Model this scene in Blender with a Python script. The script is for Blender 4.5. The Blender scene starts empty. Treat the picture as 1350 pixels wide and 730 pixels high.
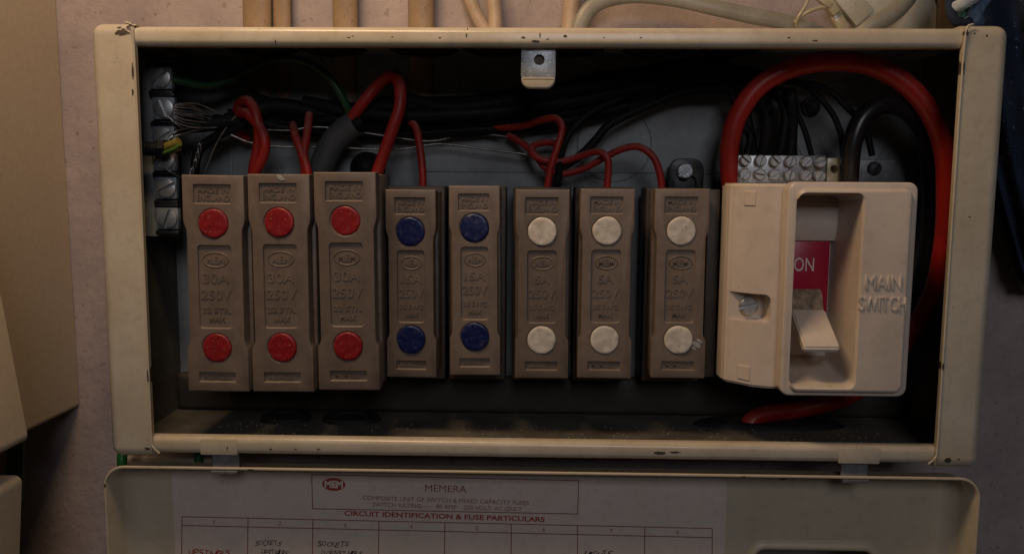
import bpy, bmesh, math, random
from mathutils import Vector, Matrix, noise
random.seed(7)
sc = bpy.context.scene
col = sc.collection

# ------------------------------------------------------------------ camera, world, lights, exposure
D = .38; F = 1100.0
PITCH, YAW, ROLL = math.radians(6.5), math.radians(-1.268), math.radians(.37)
fw = Vector((math.sin(YAW)*math.cos(PITCH), math.cos(YAW)*math.cos(PITCH), -math.sin(PITCH)))
rt0 = fw.cross(Vector((0, 0, 1))).normalized(); up0 = rt0.cross(fw)
rt = math.cos(ROLL)*rt0 + math.sin(ROLL)*up0
up = -math.sin(ROLL)*rt0 + math.cos(ROLL)*up0
CAM = Vector((0, -D, 0))
cd = bpy.data.cameras.new('camera'); cam = bpy.data.objects.new('camera', cd); col.objects.link(cam)
m = Matrix((rt, up, -fw)).transposed().to_4x4(); m.translation = CAM
cam.matrix_world = m
cd.sensor_width = 36; cd.lens = 36*F/1350; cd.clip_start = .01; cd.clip_end = 50
sc.camera = cam
world = bpy.data.worlds.new('World'); sc.world = world; world.use_nodes = True
bg = world.node_tree.nodes['Background']
bg.inputs[0].default_value = (1, .84, .74, 1); bg.inputs[1].default_value = .010

def area(name, loc, target, size, power, colr, sy=None):
    l = bpy.data.lights.new(name, 'AREA'); l.energy = power; l.color = colr; l.size = size
    if sy: l.shape = 'RECTANGLE'; l.size_y = sy
    o = bpy.data.objects.new(name, l); col.objects.link(o)
    d = Vector(target)-Vector(loc); o.location = loc; o.rotation_euler = d.to_track_quat('-Z', 'Y').to_euler()
    return o
area('warm_lamp', (-.13, -.16, .34), (.0, .02, -.02), .18, 1.12, (1, .68, .40), .06)
area('window_fill', (.12, -1.02, .38), (0, 0, -.05), .30, 1.65, (.95, .92, .97))
sc.view_settings.view_transform = 'Standard'; sc.view_settings.look = 'None'
sc.view_settings.exposure = 0; sc.view_settings.gamma = 1

# ------------------------------------------------------------------ helpers
def W(px, py, y):
    """the place in the room that lies on the vertical plane at depth y"""
    d = fw + rt*((px-675)/F) + up*((365-py)/F)
    return CAM + d*((y+D)/d.y)
def mm(px, y=0): return px*(y+D)/F

def link(o): col.objects.link(o); return o
def props(o, label=None, cat=None, group=None, kind=None):
    if label: o['label'] = label
    if cat: o['category'] = cat
    if group: o['group'] = group
    if kind: o['kind'] = kind
    return o
def thing(name, loc, label, cat, group=None):
    o = bpy.data.objects.new(name, None); o.empty_display_size = .01; o.location = loc
    return props(link(o), label, cat, group)
def fin(bm, angle=35, smooth=True):
    me = bpy.data.meshes.new('m')
    bmesh.ops.recalc_face_normals(bm, faces=bm.faces)
    bm.to_mesh(me); bm.free()
    return shade(me, angle) if smooth else me
def shade(me, angle=35):
    for p in me.polygons: p.use_smooth = True
    me.set_sharp_from_angle(angle=math.radians(angle))
    return me
def origin(o):
    v = Vector((0, 0, 0))
    while o: v = v+o.location; o = o.parent
    return v
def part(name, me, mat, parent=None, world=True, loc=None):
    """a mesh in room coordinates becomes a part of parent (or a thing of its own)"""
    me.name = name
    if not me.materials: me.materials.append(mat)
    o = bpy.data.objects.new(name, me)
    if parent is not None:
        o.parent = parent
        if world: me.transform(Matrix.Translation(-origin(parent)))
    elif world:
        c = sum((v.co for v in me.vertices), Vector())/len(me.vertices)
        me.transform(Matrix.Translation(-c)); o.location = c
    if loc is not None: o.location = loc
    return link(o)
def ev_mesh(o):
    dg = bpy.context.evaluated_depsgraph_get()
    me = bpy.data.meshes.new_from_object(o.evaluated_get(dg))
    return me
def modded(me, mods):
    """mesh with modifiers worked in"""
    o = bpy.data.objects.new('tmp', me); link(o); extra = []
    for kind, kw in mods:
        md = o.modifiers.new('x', kind)
        for k, v in kw.items():
            if k == 'cut':
                c = bpy.data.objects.new('cut', v); link(c); extra.append(c); md.object = c
                md.operation = 'DIFFERENCE'; md.solver = 'EXACT'
            else: setattr(md, k, v)
    bpy.context.view_layer.update()
    r = ev_mesh(o)
    for e in extra+[o]: bpy.data.objects.remove(e)
    r.materials.clear()
    return r
def join(meshes):
    bm = bmesh.new()
    for me in meshes: bm.from_mesh(me)
    me = bpy.data.meshes.new('j'); bm.to_mesh(me); bm.free()
    return me
def box(x0, x1, y0, y1, z0, z1, bev=0, seg=2, edges=None, raw=False, ang=35):
    bm = bmesh.new()
    bmesh.ops.create_cube(bm, size=1)
    for v in bm.verts:
        v.co = Vector((x0+(v.co.x+.5)*(x1-x0), y0+(v.co.y+.5)*(y1-y0), z0+(v.co.z+.5)*(z1-z0)))
    if bev:
        es = [e for e in bm.edges if edges is None or edges((e.verts[0].co+e.verts[1].co)/2)]
        bmesh.ops.bevel(bm, geom=es, offset=bev, segments=seg, profile=.5, affect='EDGES')
    return fin(bm, ang)
def rrect(x0, x1, z0, z1, r, seg=6):
    rs = r if isinstance(r, (tuple, list)) else (r,)*4     # tr, tl, bl, br
    pts = []
    for (cx, cz, a0, q) in ((x1, z1, 0, rs[0]), (x0, z1, 90, rs[1]), (x0, z0, 180, rs[2]), (x1, z0, 270, rs[3])):
        sx = -1 if cx == x1 else 1; sz = -1 if cz == z1 else 1
        if q <= 0: pts.append((cx, cz)); continue
        for i in range(seg+1):
            a = math.radians(a0+90*i/seg)
            pts.append((cx+sx*q+q*math.cos(a), cz+sz*q+q*math.sin(a)))
    return pts
def prism(pts, y0, y1, bev=0, seg=2, ang=35):
    """outline in the x-z plane given depth from y0 (front) to y1"""
    bm = bmesh.new()
    f = bm.faces.new([bm.verts.new((p[0], y0, p[1])) for p in pts])
    g = bmesh.ops.extrude_face_region(bm, geom=[f])
    nv = [v for v in g['geom'] if isinstance(v, bmesh.types.BMVert)]
    for v in nv: v.co.y = y1
    if bev:
        es = [e for e in bm.edges if all(abs(v.co.y-y0) < 1e-7 for v in e.verts)]
        bmesh.ops.bevel(bm, geom=es, offset=bev, segments=seg, profile=.5, affect='EDGES')
    return fin(bm, ang)
def prof_x(pts, x0, x1, bev=0, seg=2):
    """outline in the y-z plane drawn out along x"""
    bm = bmesh.new()
    f = bm.faces.new([bm.verts.new((x0, p[0], p[1])) for p in pts])
    g = bmesh.ops.extrude_face_region(bm, geom=[f])
    for v in g['geom']:
        if isinstance(v, bmesh.types.BMVert): v.co.x = x1
    if bev: bmesh.ops.bevel(bm, geom=bm.edges[:], offset=bev, segments=seg, affect='EDGES')
    return fin(bm, 30)
def prof_z(pts, z0, z1, bev=0, seg=2):
    bm = bmesh.new()
    f = bm.faces.new([bm.verts.new((p[0], p[1], z0)) for p in pts])
    g = bmesh.ops.extrude_face_region(bm, geom=[f])
    for v in g['geom']:
        if isinstance(v, bmesh.types.BMVert): v.co.z = z1
    if bev: bmesh.ops.bevel(bm, geom=bm.edges[:], offset=bev, segments=seg, affect='EDGES', clamp_overlap=True)
    return fin(bm, 30)
def ring(outer, inner, y0, y1):
    """a frame between two outlines with the same number of points"""
    bm = bmesh.new(); n = len(outer)
    vs = [[bm.verts.new((p[0], y, p[1])) for p in o] for o in (outer, inner) for y in (y0, y1)]
    a, b, c, d = vs
    for i in range(n):
        j = (i+1) % n
        for q, r in ((a, c), (c, d), (d, b), (b, a)): bm.faces.new((q[i], q[j], r[j], r[i]))
    return fin(bm, 40)
def lathe(prof, c, axis='y', seg=32, ang=40, flip=False):
    """profile of (radius, depth) turned about an axis through c; depth grows away from the viewer"""
    bm = bmesh.new(); rings = []
    for r, d in prof:
        if r == 0: rings.append([bm.verts.new((0, d, 0))]); continue
        rings.append([bm.verts.new((r*math.cos(2*math.pi*i/seg), d, r*math.sin(2*math.pi*i/seg))) for i in range(seg)])
    for a, b in zip(rings, rings[1:]):
        for i in range(seg):
            j = (i+1) % seg
            if len(a) == 1 and len(b) == 1: continue
            if len(a) == 1: bm.faces.new((a[0], b[i], b[j]))
            elif len(b) == 1: bm.faces.new((a[i], b[0], a[j]))
            else: bm.faces.new((a[i], b[i], b[j], a[j]))
    if axis == 'z': bmesh.ops.rotate(bm, verts=bm.verts, matrix=Matrix.Rotation(math.radians(-90 if flip else 90), 3, 'X'))
    if axis == 'x': bmesh.ops.rotate(bm, verts=bm.verts, matrix=Matrix.Rotation(math.radians(-90), 3, 'Z'))
    bmesh.ops.translate(bm, verts=bm.verts, vec=Vector(c))
    return fin(bm, ang)
def smooth_path(pts, sub=8):
    P = [Vector(p) for p in pts]; P = [P[0]*2-P[1]]+P+[P[-1]*2-P[-2]]; out = []
    for i in range(1, len(P)-2):
        a, b, c, d = P[i-1:i+3]
        for k in range(sub):
            t = k/sub
            out.append(.5*((2*b)+(c-a)*t+(2*a-5*b+4*c-d)*t*t+(3*b-a-3*c+d)*t**3))
    out.append(P[-2]); return out
def tube(pts, r, seg=12, sub=8, flat=1.0, cap=True, path=None, wob=0):
    P = path or smooth_path(pts, sub)
    bm = bmesh.new(); rings = []; n = len(P)
    t = (P[1]-P[0]).normalized()
    nrm = Vector((0, -1, 0)); nrm = (nrm-t*nrm.dot(t))
    if nrm.length < 1e-3: nrm = Vector((1, 0, 0))-t*t.x
    nrm.normalize()
    for i, p in enumerate(P):
        t = (P[min(i+1, n-1)]-P[max(i-1, 0)]).normalized()
        nrm = (nrm-t*nrm.dot(t)).normalized(); bn = t.cross(nrm)
        q = r(i/(n-1)) if callable(r) else r
        if wob: q *= 1+wob*noise.noise(p*90)
        rings.append([bm.verts.new(p+nrm*(q*flat*math.cos(2*math.pi*k/seg))+bn*(q*math.sin(2*math.pi*k/seg))) for k in range(seg)])
    for a, b in zip(rings, rings[1:]):
        for k in range(seg):
            j = (k+1) % seg; bm.faces.new((a[k], a[j], b[j], b[k]))
    if cap: bm.faces.new(rings[0]); bm.faces.new(rings[-1])
    return fin(bm, 60)
def pxpath(pts): return [W(*p) for p in pts]
_f = {}
def text(s, ext=.0001, res=3, spacing=1.0, weight=0):
    """raised lettering in the x-z plane, facing the viewer, centred, cap height about 0.7"""
    cu = bpy.data.curves.new('t', 'FONT'); cu.body = s; cu.size = 1; cu.extrude = ext; cu.offset = weight
    cu.align_x = 'CENTER'; cu.align_y = 'CENTER'; cu.resolution_u = res; cu.space_character = spacing
    o = bpy.data.objects.new('t', cu); link(o); bpy.context.view_layer.update()
    me = ev_mesh(o); bpy.data.objects.remove(o); me.materials.clear()
    me.transform(Matrix.Rotation(math.radians(90), 4, 'X'))
    return me
def bounds(me):
    xs = [v.co.x for v in me.vertices]; zs = [v.co.z for v in me.vertices]
    return min(xs), max(xs), min(zs), max(zs)
def text_at(s, cx, cz, w, h, y, ext=.0002, rot=0, weight=0, spacing=1.0, shear=0):
    me = text(s, .5, spacing=spacing, weight=weight)
    a, b, c, d = bounds(me)
    M = Matrix.Translation((cx, y, cz)) @ Matrix.Rotation(rot, 4, 'Y') @ Matrix.Diagonal((w/(b-a), 2*ext, h/(d-c), 1)) @ \
        Matrix(((1, 0, shear, 0), (0, 1, 0, 0), (0, 0, 1, 0), (0, 0, 0, 1))) @ Matrix.Translation((-(a+b)/2, 0, -(c+d)/2))
    me.transform(M); return me
def text_px(s, x0, x1, cy, h, y, rot=0, **k):
    a, b = W(x0, cy, y), W(x1, cy, y); c = W((x0+x1)/2, cy, y)
    return text_at(s, c.x, c.z, b.x-a.x, mm(h, y), y, rot=rot, **k)
def screw_mesh(r, h, slot_deg, dome=.25):
    """round slotted head: two half discs above a thinner disc leave the slot"""
    bm = bmesh.new()
    w = r*.17
    for s in (1, -1):
        a0 = math.asin(w/r); pts = []
        for i in range(11):
            a = a0+(math.pi-2*a0)*i/10
            pts.append((r*math.cos(a), s*r*math.sin(a)))
        lo = [bm.verts.new((x, 0, z)) for x, z in pts]
        mid = [bm.verts.new((x, -h*.75, z)) for x, z in pts]
        topv = [bm.verts.new((x*.8, -h, s*w+(z-s*w)*.8)) for x, z in pts]
        n = len(pts)
        for A, B in ((lo, mid), (mid, topv)):
            for i in range(n): bm.faces.new((A[i], A[(i+1) % n], B[(i+1) % n], B[i]))
        bm.faces.new(topv)
    base = [bm.verts.new((r*.97*math.cos(i*math.pi/10), -h*.05, r*.97*math.sin(i*math.pi/10))) for i in range(20)]
    b2 = [bm.verts.new((v.co.x, h*.3, v.co.z)) for v in base]
    bm.faces.new(base)
    for i in range(20): bm.faces.new((base[i], base[(i+1) % 20], b2[(i+1) % 20], b2[i]))
    bmesh.ops.rotate(bm, verts=bm.verts, matrix=Matrix.Rotation(-math.radians(slot_deg), 3, 'Y'))
    return fin(bm, 30)
def screw(parent, c, r, deg, mat, h=.0015, name='screw'):
    me = screw_mesh(r, h, deg); me.transform(Matrix.Translation(Vector(c)))
    return part(name, me, mat, parent)

# ------------------------------------------------------------------ materials
def mat(name, c, rough=.5, c2=None, var=.35, nscale=60, bump=.12, bscale=400, bdist=.0004, metal=0, spec=.5,
        speck=None, chips=None, org=Vector(), chipcol=(.06, .045, .035), dust=0, coat=0, streak=None, fleck=.64, vary=0):
    M = bpy.data.materials.new(name); M.use_nodes = True; T = M.node_tree; N = T.nodes; L = T.links
    B = N['Principled BSDF']
    B.inputs['Roughness'].default_value = rough; B.inputs['Metallic'].default_value = metal
    B.inputs['Specular IOR Level'].default_value = spec; B.inputs['Coat Weight'].default_value = coat
    tc = N.new('ShaderNodeTexCoord').outputs['Object']
    def nz(scale, detail=5, rg=.6, vec=tc, dist=0):
        n = N.new('ShaderNodeTexNoise'); n.inputs['Scale'].default_value = scale; n.inputs['Detail'].default_value = detail
        n.inputs['Roughness'].default_value = rg; n.inputs['Distortion'].default_value = dist
        L.new(vec, n.inputs['Vector']); return n.outputs['Fac']
    def ramp(fac, lo, hi):
        r = N.new('ShaderNodeMapRange'); r.inputs[1].default_value = lo; r.inputs[2].default_value = hi
        L.new(fac, r.inputs[0]); return r.outputs[0]
    def mix(fac, a, b):
        x = N.new('ShaderNodeMix'); x.data_type = 'RGBA'
        for s, v in ((x.inputs[0], fac), (x.inputs[6], a), (x.inputs[7], b)):
            if hasattr(v, 'node'): L.new(v, s)
            elif isinstance(v, tuple): s.default_value = (*v, 1)
            else: s.default_value = v
        return x.outputs[2]
    def math_(op, a, b=None):
        x = N.new('ShaderNodeMath'); x.operation = op
        for s, v in ((x.inputs[0], a), (x.inputs[1], b)):
            if v is None: continue
            if hasattr(v, 'node'): L.new(v, s)
            else: s.default_value = v
        return x.outputs[0]
    if c2 is None: c2 = tuple(q*(1-var) for q in c)
    n1 = nz(nscale); out = mix(ramp(n1, .35, .7), c, c2)
    n2 = nz(nscale*7, 3); out = mix(math_('MULTIPLY', ramp(n2, .5, .75), .35), out, tuple(q*.6 for q in c))
    if streak:
        mp = N.new('ShaderNodeMapping'); mp.inputs['Scale'].default_value = (1, 1, .12); L.new(tc, mp.inputs[0])
        out = mix(math_('MULTIPLY', ramp(nz(streak[0], 4, .6, mp.outputs[0]), .52, .72), streak[1]), out, tuple(q*.45 for q in c))
    if speck:
        out = mix(math_('MULTIPLY', ramp(nz(speck[0], 2, .5), fleck, fleck+.03), speck[1]), out, speck[2])
    if dust:
        g = N.new('ShaderNodeNewGeometry'); sx = N.new('ShaderNodeSeparateXYZ'); L.new(g.outputs['Normal'], sx.inputs[0])
        f = math_('MULTIPLY', ramp(sx.outputs[2], .2, .9), ramp(nz(300, 4), .3, .65))
        out = mix(math_('MULTIPLY', f, dust), out, (.36, .33, .28))
    if vary:
        oi = N.new('ShaderNodeObjectInfo'); sc_ = N.new('ShaderNodeVectorMath'); sc_.operation = 'SCALE'
        L.new(out, sc_.inputs[0]); L.new(math_('ADD', math_('MULTIPLY', oi.outputs['Random'], vary), 1-vary/2), sc_.inputs['Scale']); out = sc_.outputs[0]
    height = nz(bscale, 4, .6)
    if chips:
        tot = None; wob = math_('MULTIPLY', math_('SUBTRACT', nz(900, 3), .5), 1.6)
        for (cx, cz, rx, rz) in chips:
            s = N.new('ShaderNodeVectorMath'); s.operation = 'SUBTRACT'; L.new(tc, s.inputs[0])
            s.inputs[1].default_value = (cx-org.x, 0, cz-org.z)
            d = N.new('ShaderNodeVectorMath'); d.operation = 'DIVIDE'; L.new(s.outputs[0], d.inputs[0]); d.inputs[1].default_value = (rx, 10, rz)
            l = N.new('ShaderNodeVectorMath'); l.operation = 'LENGTH'; L.new(d.outputs[0], l.inputs[0])
            k = math_('LESS_THAN', math_('ADD', l.outputs['Value'], wob), 1.0)
            tot = k if tot is None else math_('MAXIMUM', tot, k)
        out = mix(tot, out, chipcol)
        height = math_('SUBTRACT', height, math_('MULTIPLY', tot, .8))
        L.new(math_('ADD', rough, math_('MULTIPLY', tot, .4)), B.inputs['Roughness'])
    L.new(out, B.inputs['Base Color'])
    bp = N.new('ShaderNodeBump'); bp.inputs['Strength'].default_value = bump; bp.inputs['Distance'].default_value = bdist
    L.new(height, bp.inputs['Height']); L.new(bp.outputs[0], B.inputs['Normal'])
    return M
def chip(px, py, rx, ry, y=0):
    p = W(px, py, y); return (p.x, p.z, mm(rx, y), mm(ry, y))

CREAM = (.60, .55, .455)
case_loc = Vector((0, .04, -.128))
case_chips = [chip(163, 44, 9, 4.5), chip(158, 37, 3, 1.5), chip(173, 35, 7, 2), chip(121, 38, 1.2, 2.5), chip(121, 46, 1, 1.6), chip(122, 190, 1, 3), chip(120, 200, 2.2, 4),
              chip(177, 95, 1.6, 9), chip(177, 122, 1.4, 5), chip(196, 590, 4, 2), chip(197, 495, 1.5, 10), chip(1272, 45, 3, 4),
              chip(1283, 45, 1.2, 1.4), chip(1299, 48, 1.3, 1.6), chip(1248, 605, 4.5, 3.5), chip(1262, 604, 1.5, 1.6), chip(1268, 90, 1.6, 9),
              chip(870, 597, 8, 2.4), chip(890, 596, 7, 1.5), chip(1241, 482, 1.8, 5), chip(1276, 286, 1.5, 1), chip(1150, 574, 4, 1),
              chip(712, 47, .9, 4), chip(722, 52, 2.2, .9), chip(706, 55, 5, 1.6), chip(745, 48, 2.6, 2), chip(690, 50, 3, 1.5),
              chip(615, 47, 1.2, 3), chip(616, 38, .8, 2), chip(580, 50, 1.5, 1.2), chip(517, 49, 1.3, 1), chip(363, 56, .9, 3), chip(465, 48, 1.5, .8),
              chip(357, 592, 2.2, 1.4), chip(390, 592, 2, 1), chip(420, 592, 2.5, 1), chip(300, 590, 1, 2), chip(460, 50, 2, 1), chip(796, 50, 1, 1),
              chip(845, 50, 1.5, 1), chip(1040, 50, 2, 1), chip(1075, 54, 4, 1)]
PAINT = mat('cream_enamel', CREAM, .27, c2=(.50, .43, .32), nscale=28, streak=(90, .10), bump=.10, bscale=700, bdist=.0002, chips=case_chips, org=case_loc,
            speck=(900, .45, (.16, .11, .07)), fleck=.70)
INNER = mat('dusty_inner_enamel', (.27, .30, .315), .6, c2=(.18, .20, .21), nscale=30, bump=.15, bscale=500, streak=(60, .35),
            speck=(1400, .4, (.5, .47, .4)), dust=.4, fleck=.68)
STEELB = mat('galvanised_steel', (.42, .45, .48), .42, var=.3, nscale=250, metal=.55, bump=.2, speck=(1200, .7, (.75, .82, .9)), fleck=.6)
PLATE = mat('dull_zinc_plate', (.29, .33, .37), .55, var=.55, nscale=120, metal=.35, bump=.15)
SCREW = mat('nickel_screw', (.55, .57, .58), .42, var=.35, nscale=500, metal=.75, bump=.15)
DARKM = mat('blackened_metal', (.03, .032, .036), .4, var=.3, nscale=200, metal=.4)
TINNED = mat('tinned_copper', (.42, .40, .38), .42, var=.6, nscale=300, metal=.8)
BAKE = mat('brown_bakelite', (.180, .138, .112), .48, c2=(.128, .098, .080), vary=.3, nscale=90, bump=.16, bscale=900, bdist=.00025,
           speck=(1500, .5, (.30, .23, .17)), dust=.28, fleck=.66)
BAKE2 = mat('dark_bakelite', (.075, .055, .043), .55, var=.3, nscale=90, bump=.15, dust=.25)
CHAN = mat('shaded_channel', (.045, .038, .031), .6, var=.3, nscale=90, bump=.15, dust=.2)  # dark colour carries the shade low in the case
HOOK = mat('dull_hinge_steel', (.20, .21, .225), .5, var=.4, nscale=300, metal=.4, bump=.2)
LEVER = mat('pale_lever', (.70, .62, .54), .32, var=.1, nscale=60, bump=.05)
RED = mat('red_paint', (.28, .010, .014), .38, c2=(.20, .007, .010), nscale=220, bump=.3, bscale=300, bdist=.0006, speck=(900, .5, (.62, .20, .15)), fleck=.66)
BLUE = mat('blue_paint', (.006, .012, .092), .32, c2=(.005, .009, .060), nscale=160, bump=.2, bscale=300, bdist=.0006, speck=(700, .35, (.10, .10, .14)), fleck=.62)
WHITE = mat('white_paint', (.74, .70, .64), .4, c2=(.47, .43, .36), nscale=130, bump=.3, bscale=260, bdist=.0007, speck=(500, .4, (.30, .25, .19)), fleck=.64)
SMEAR = mat('dried_paint_smear', (.40, .41, .42), .6, c2=(.26, .26, .26), nscale=500, bump=.8, bscale=900)
RUBRED = mat('red_pvc', (.36, .014, .010), .5, dust=.45, var=.3, nscale=90, bump=.05, bscale=300, speck=(700, .3, (.10, .02, .02)))
RUBRED2 = mat('heavy_red_pvc', (.42, .018, .012), .42, var=.3, nscale=60, bump=.06, bscale=300, dust=.15)
RUBBLK = mat('black_pvc', (.010, .010, .012), .6, spec=.15, var=.3, nscale=80, bump=.06)
FLOORM = mat('shaded_dusty_enamel', (.13, .118, .098), .6, c2=(.06, .053, .044), nscale=40, bump=.3, bscale=400, speck=(1400, .5, (.34, .31, .26)), fleck=.69)  # dusty enamel, darkened to paint in the shade on floor and sides
HOLEBLK = mat('hole_black', (.006, .006, .006), .75, var=.3)  # flat black for the darkness of open knockout holes
GLOSSB = mat('glossy_black_pvc', (.010, .010, .013), .33, spec=.5, var=.2, nscale=80, bump=.05)
STRIP = mat('pale_mounting_strip', (.46, .50, .52), .5, c2=(.30, .33, .35), nscale=120, speck=(700, .6, (.08, .08, .08)), fleck=.64)
GREEN = mat('green_pvc', (.006, .065, .022), .42, var=.35, nscale=90)
GREENY = mat('yellow_pvc', (.28, .23, .05), .42, var=.25, nscale=200)
GREY = mat('grey_sheath', (.075, .082, .088), .55, var=.3, nscale=80, bump=.1)
IVORY = mat('ivory_urea', (.67, .585, .515), .30, c2=(.61, .52, .44), nscale=18, bump=.06, bscale=500, bdist=.0002,
            speck=(500, .6, (.30, .21, .13)), coat=.15, fleck=.735)
GRIME = mat('grimy_ivory', (.56, .47, .38), .5, c2=(.24, .16, .10), nscale=160, bump=.4, bscale=500)
LABELR = mat('crimson_label', (.42, .006, .045), .35, var=.12, nscale=80, bump=.03)
WPRINT = mat('white_print', (.8, .76, .74), .5, var=.1)
PAPER = mat('paper_label', (.66, .57, .52), .62, c2=(.60, .52, .46), nscale=25, bump=.1, bscale=300)
INKR = mat('red_print', (.36, .05, .035), .6, var=.15, nscale=600)
INKL = mat('faded_red_print', (.28, .10, .075), .6, var=.25, nscale=600)
INKB = mat('ballpoint_black', (.035, .025, .025), .6, var=.15)
WALLM = mat('old_plaster', (.45, .375, .365), .7, c2=(.31, .26, .27), nscale=22, bump=.7, bscale=110, bdist=.0012,
            speck=(260, .5, (.20, .14, .10)), streak=(24, .22), fleck=.65)
TAN = mat('painted_tan_sheath', (.34, .235, .14), .5, c2=(.26, .18, .115), nscale=60, bump=.25, bscale=250, speck=(500, .5, (.13, .09, .06)))
PINK = mat('painted_pink_sheath', (.50, .38, .29), .45, c2=(.38, .28, .20), nscale=90, bump=.2, bscale=250)
GREYC = mat('grey_flat_sheath', (.30, .29, .25), .42, c2=(.23, .22, .185), nscale=70, bump=.08)
CLEAR = mat('yellowed_nylon', (.50, .46, .33), .25, c2=(.40, .35, .22), nscale=120, bump=.15)
SHEET = mat('whitish_plastic', (.50, .49, .42), .45, c2=(.40, .38, .31), nscale=60, bump=.3, bscale=120, bdist=.001)
METER = mat('beige_moulding', (.55, .475, .37), .55, c2=(.50, .42, .325), nscale=300, bump=.35, bscale=1100, bdist=.00025)
NAVY = mat('navy_cloth', (.014, .026, .062), .85, c2=(.006, .012, .032), nscale=60, bump=.9, bscale=700, bdist=.0009,
           speck=(330, .8, (.20, .27, .40)), fleck=.69)
OLIVE = mat('olive_knit', (.075, .062, .038), .9, c2=(.04, .036, .025), nscale=120, bump=1, bscale=500, bdist=.0012)
TEAL = mat('teal_cloth', (.10, .30, .25), .8, var=.4, nscale=80, bump=.7, bscale=500)
WCLOTH = mat('white_cloth', (.60, .62, .60), .8, c2=(.25, .33, .45), nscale=120, bump=.7, bscale=500)
BROWNW = mat('brown_wood', (.13, .085, .055), .6, var=.4, nscale=60, streak=(80, .5))

# ------------------------------------------------------------------ wall
YW = .084
bm = bmesh.new()
n = 60
vs = [[bm.verts.new((-1.2+2.4*i/n, YW+.0008*noise.noise(Vector((i*.7, j*.7, 0))), -.9+2.0*j/n)) for j in range(n+1)] for i in range(n+1)]
for i in range(n):
    for j in range(n): bm.faces.new((vs[i][j], vs[i+1][j], vs[i+1][j+1], vs[i][j+1]))
props(part('wall', fin(bm), WALLM), kind='structure')

# ------------------------------------------------------------------ the case
L_, R_, T_, B_ = -.1783, .1889, .0596, -.1208
LO, RO = -.1986, .2091
TO = W(700, 34, 0).z; BO = W(700, 606, 0).z
YB = .075
case = thing('consumer_unit_case', case_loc, 'open cream painted steel fuse box case with chipped edges mounted on the wall', 'fuse box case')
def cap(x0, x1, inner_x, outer_left):
    z0, z1 = BO-.0012, TO+.0008
    if outer_left: ed = lambda c: c.x < x0+1e-5 and c.y < YB or (c.y < 1e-5-.001 and abs(c.x-x1) > 1e-5) or (abs(c.x-x1) > 1e-5 and abs(c.y-YW) > 1e-3)
    else: ed = lambda c: (abs(c.x-x0) > 1e-5 and abs(c.y-YW) > 1e-3)
    o = box(x0, x1, -.0014, YW-.001, z0, z1, .0052, 6, ed)
    if outer_left: c1 = box(x0+.0016, x1+.01, .0022, YW+.01, z0+.004, z1-.004)
    else: c1 = box(x0-.01, x1-.0016, .0022, YW+.01, z0+.004, z1-.004)
    return shade(modded(o, [('BOOLEAN', dict(cut=c1))]), 30)
part('end_cap', cap(LO, L_, L_, True), PAINT, case)
part('end_cap', cap(R_, RO, R_, False), PAINT, case)
for x, s in ((L_, 1), (R_, -1)):        # folded lip along each end cap, curled over at the corners
    pts = [(x-s*.0030, -.0018, TO+.0006), (x-s*.0006, -.0022, TO-.0004), (x, -.0022, TO-.004), (x+s*.0002, -.0018, TO-.012)]
    pts += [(x+s*.0002, -.0014, TO-.012-(TO-BO-.02)*k/8) for k in range(1, 9)]
    pts += [(x+s*.0012, -.0016, BO+.0040), (x+s*.0036, -.0012, BO+.0012)]
    part('folded_lip', tube(pts, .00055, 8, 4), PAINT, case)
def rail(zi, zo, s):
    """lip rolled over at the front, then the sheet that runs back to the wall"""
    h = abs(zo-zi); r = .0034; p = [(YB+.008, zo), (r, zo)]
    for i in range(1, 8):
        a = math.radians(90*i/8); p.append((r-r*math.sin(a), zo-s*(r-r*math.cos(a))))
    r2 = .0028
    for i in range(0, 8):
        a = math.radians(90*i/7); p.append((r2-r2*math.cos(a), zi+s*(r2-r2*math.sin(a))))
    p += [(.0052, zi), (.0052, zo-s*.0016), (YB+.008, zo-s*.0016)]
    return prof_x(p, L_-.014, R_+.014)
part('top_rail', rail(T_, TO-.0004, 1), PAINT, case)
part('bottom_rail', rail(B_, BO+.0004, -1), PAINT, case)
# inner tray: back, floor, ceiling, flanks
ZI, ZF = TO-.0030, BO+.0030
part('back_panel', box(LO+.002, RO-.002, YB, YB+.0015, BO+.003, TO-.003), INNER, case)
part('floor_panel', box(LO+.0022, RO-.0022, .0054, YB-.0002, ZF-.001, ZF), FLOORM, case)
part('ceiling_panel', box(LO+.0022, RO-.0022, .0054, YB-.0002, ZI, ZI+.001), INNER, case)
part('side_panel', box(LO+.0018, LO+.0030, .0030, YB-.0002, ZF+.0002, ZI-.0002), FLOORM, case)  # sides use the darkened enamel, their shade is in the colour
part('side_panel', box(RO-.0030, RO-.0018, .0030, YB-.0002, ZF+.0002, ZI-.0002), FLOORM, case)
for px in (264, 302):                    # pressed ridges in the back
    a = W(px, 150, YB); part('pressed_ridge', box(a.x-.0010, a.x+.0010, YB-.0006, YB+.0001, BO+.006, TO-.006, .0005), INNER, case)
a = W(800, 226, YB); part('pressed_ridge', box(-.06, .125, YB-.0006, YB+.0001, a.z-.0009, a.z+.0009, .0005), INNER, case)
def disc_ring(c, r, t=.0005):
    P = [Vector((c.x+r*math.cos(a*math.pi/20), YB, c.z+r*math.sin(a*math.pi/20))) for a in range(41)]
    return tube(None, t, 6, path=P, cap=False)
for px, py, rr in ((810, 190, 48), (385, 115, 52), (560, 110, 44), (1110, 170, 60)):
    part('knockout_ring', disc_ring(W(px, py, YB), mm(rr, YB)), INNER, case)
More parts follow.
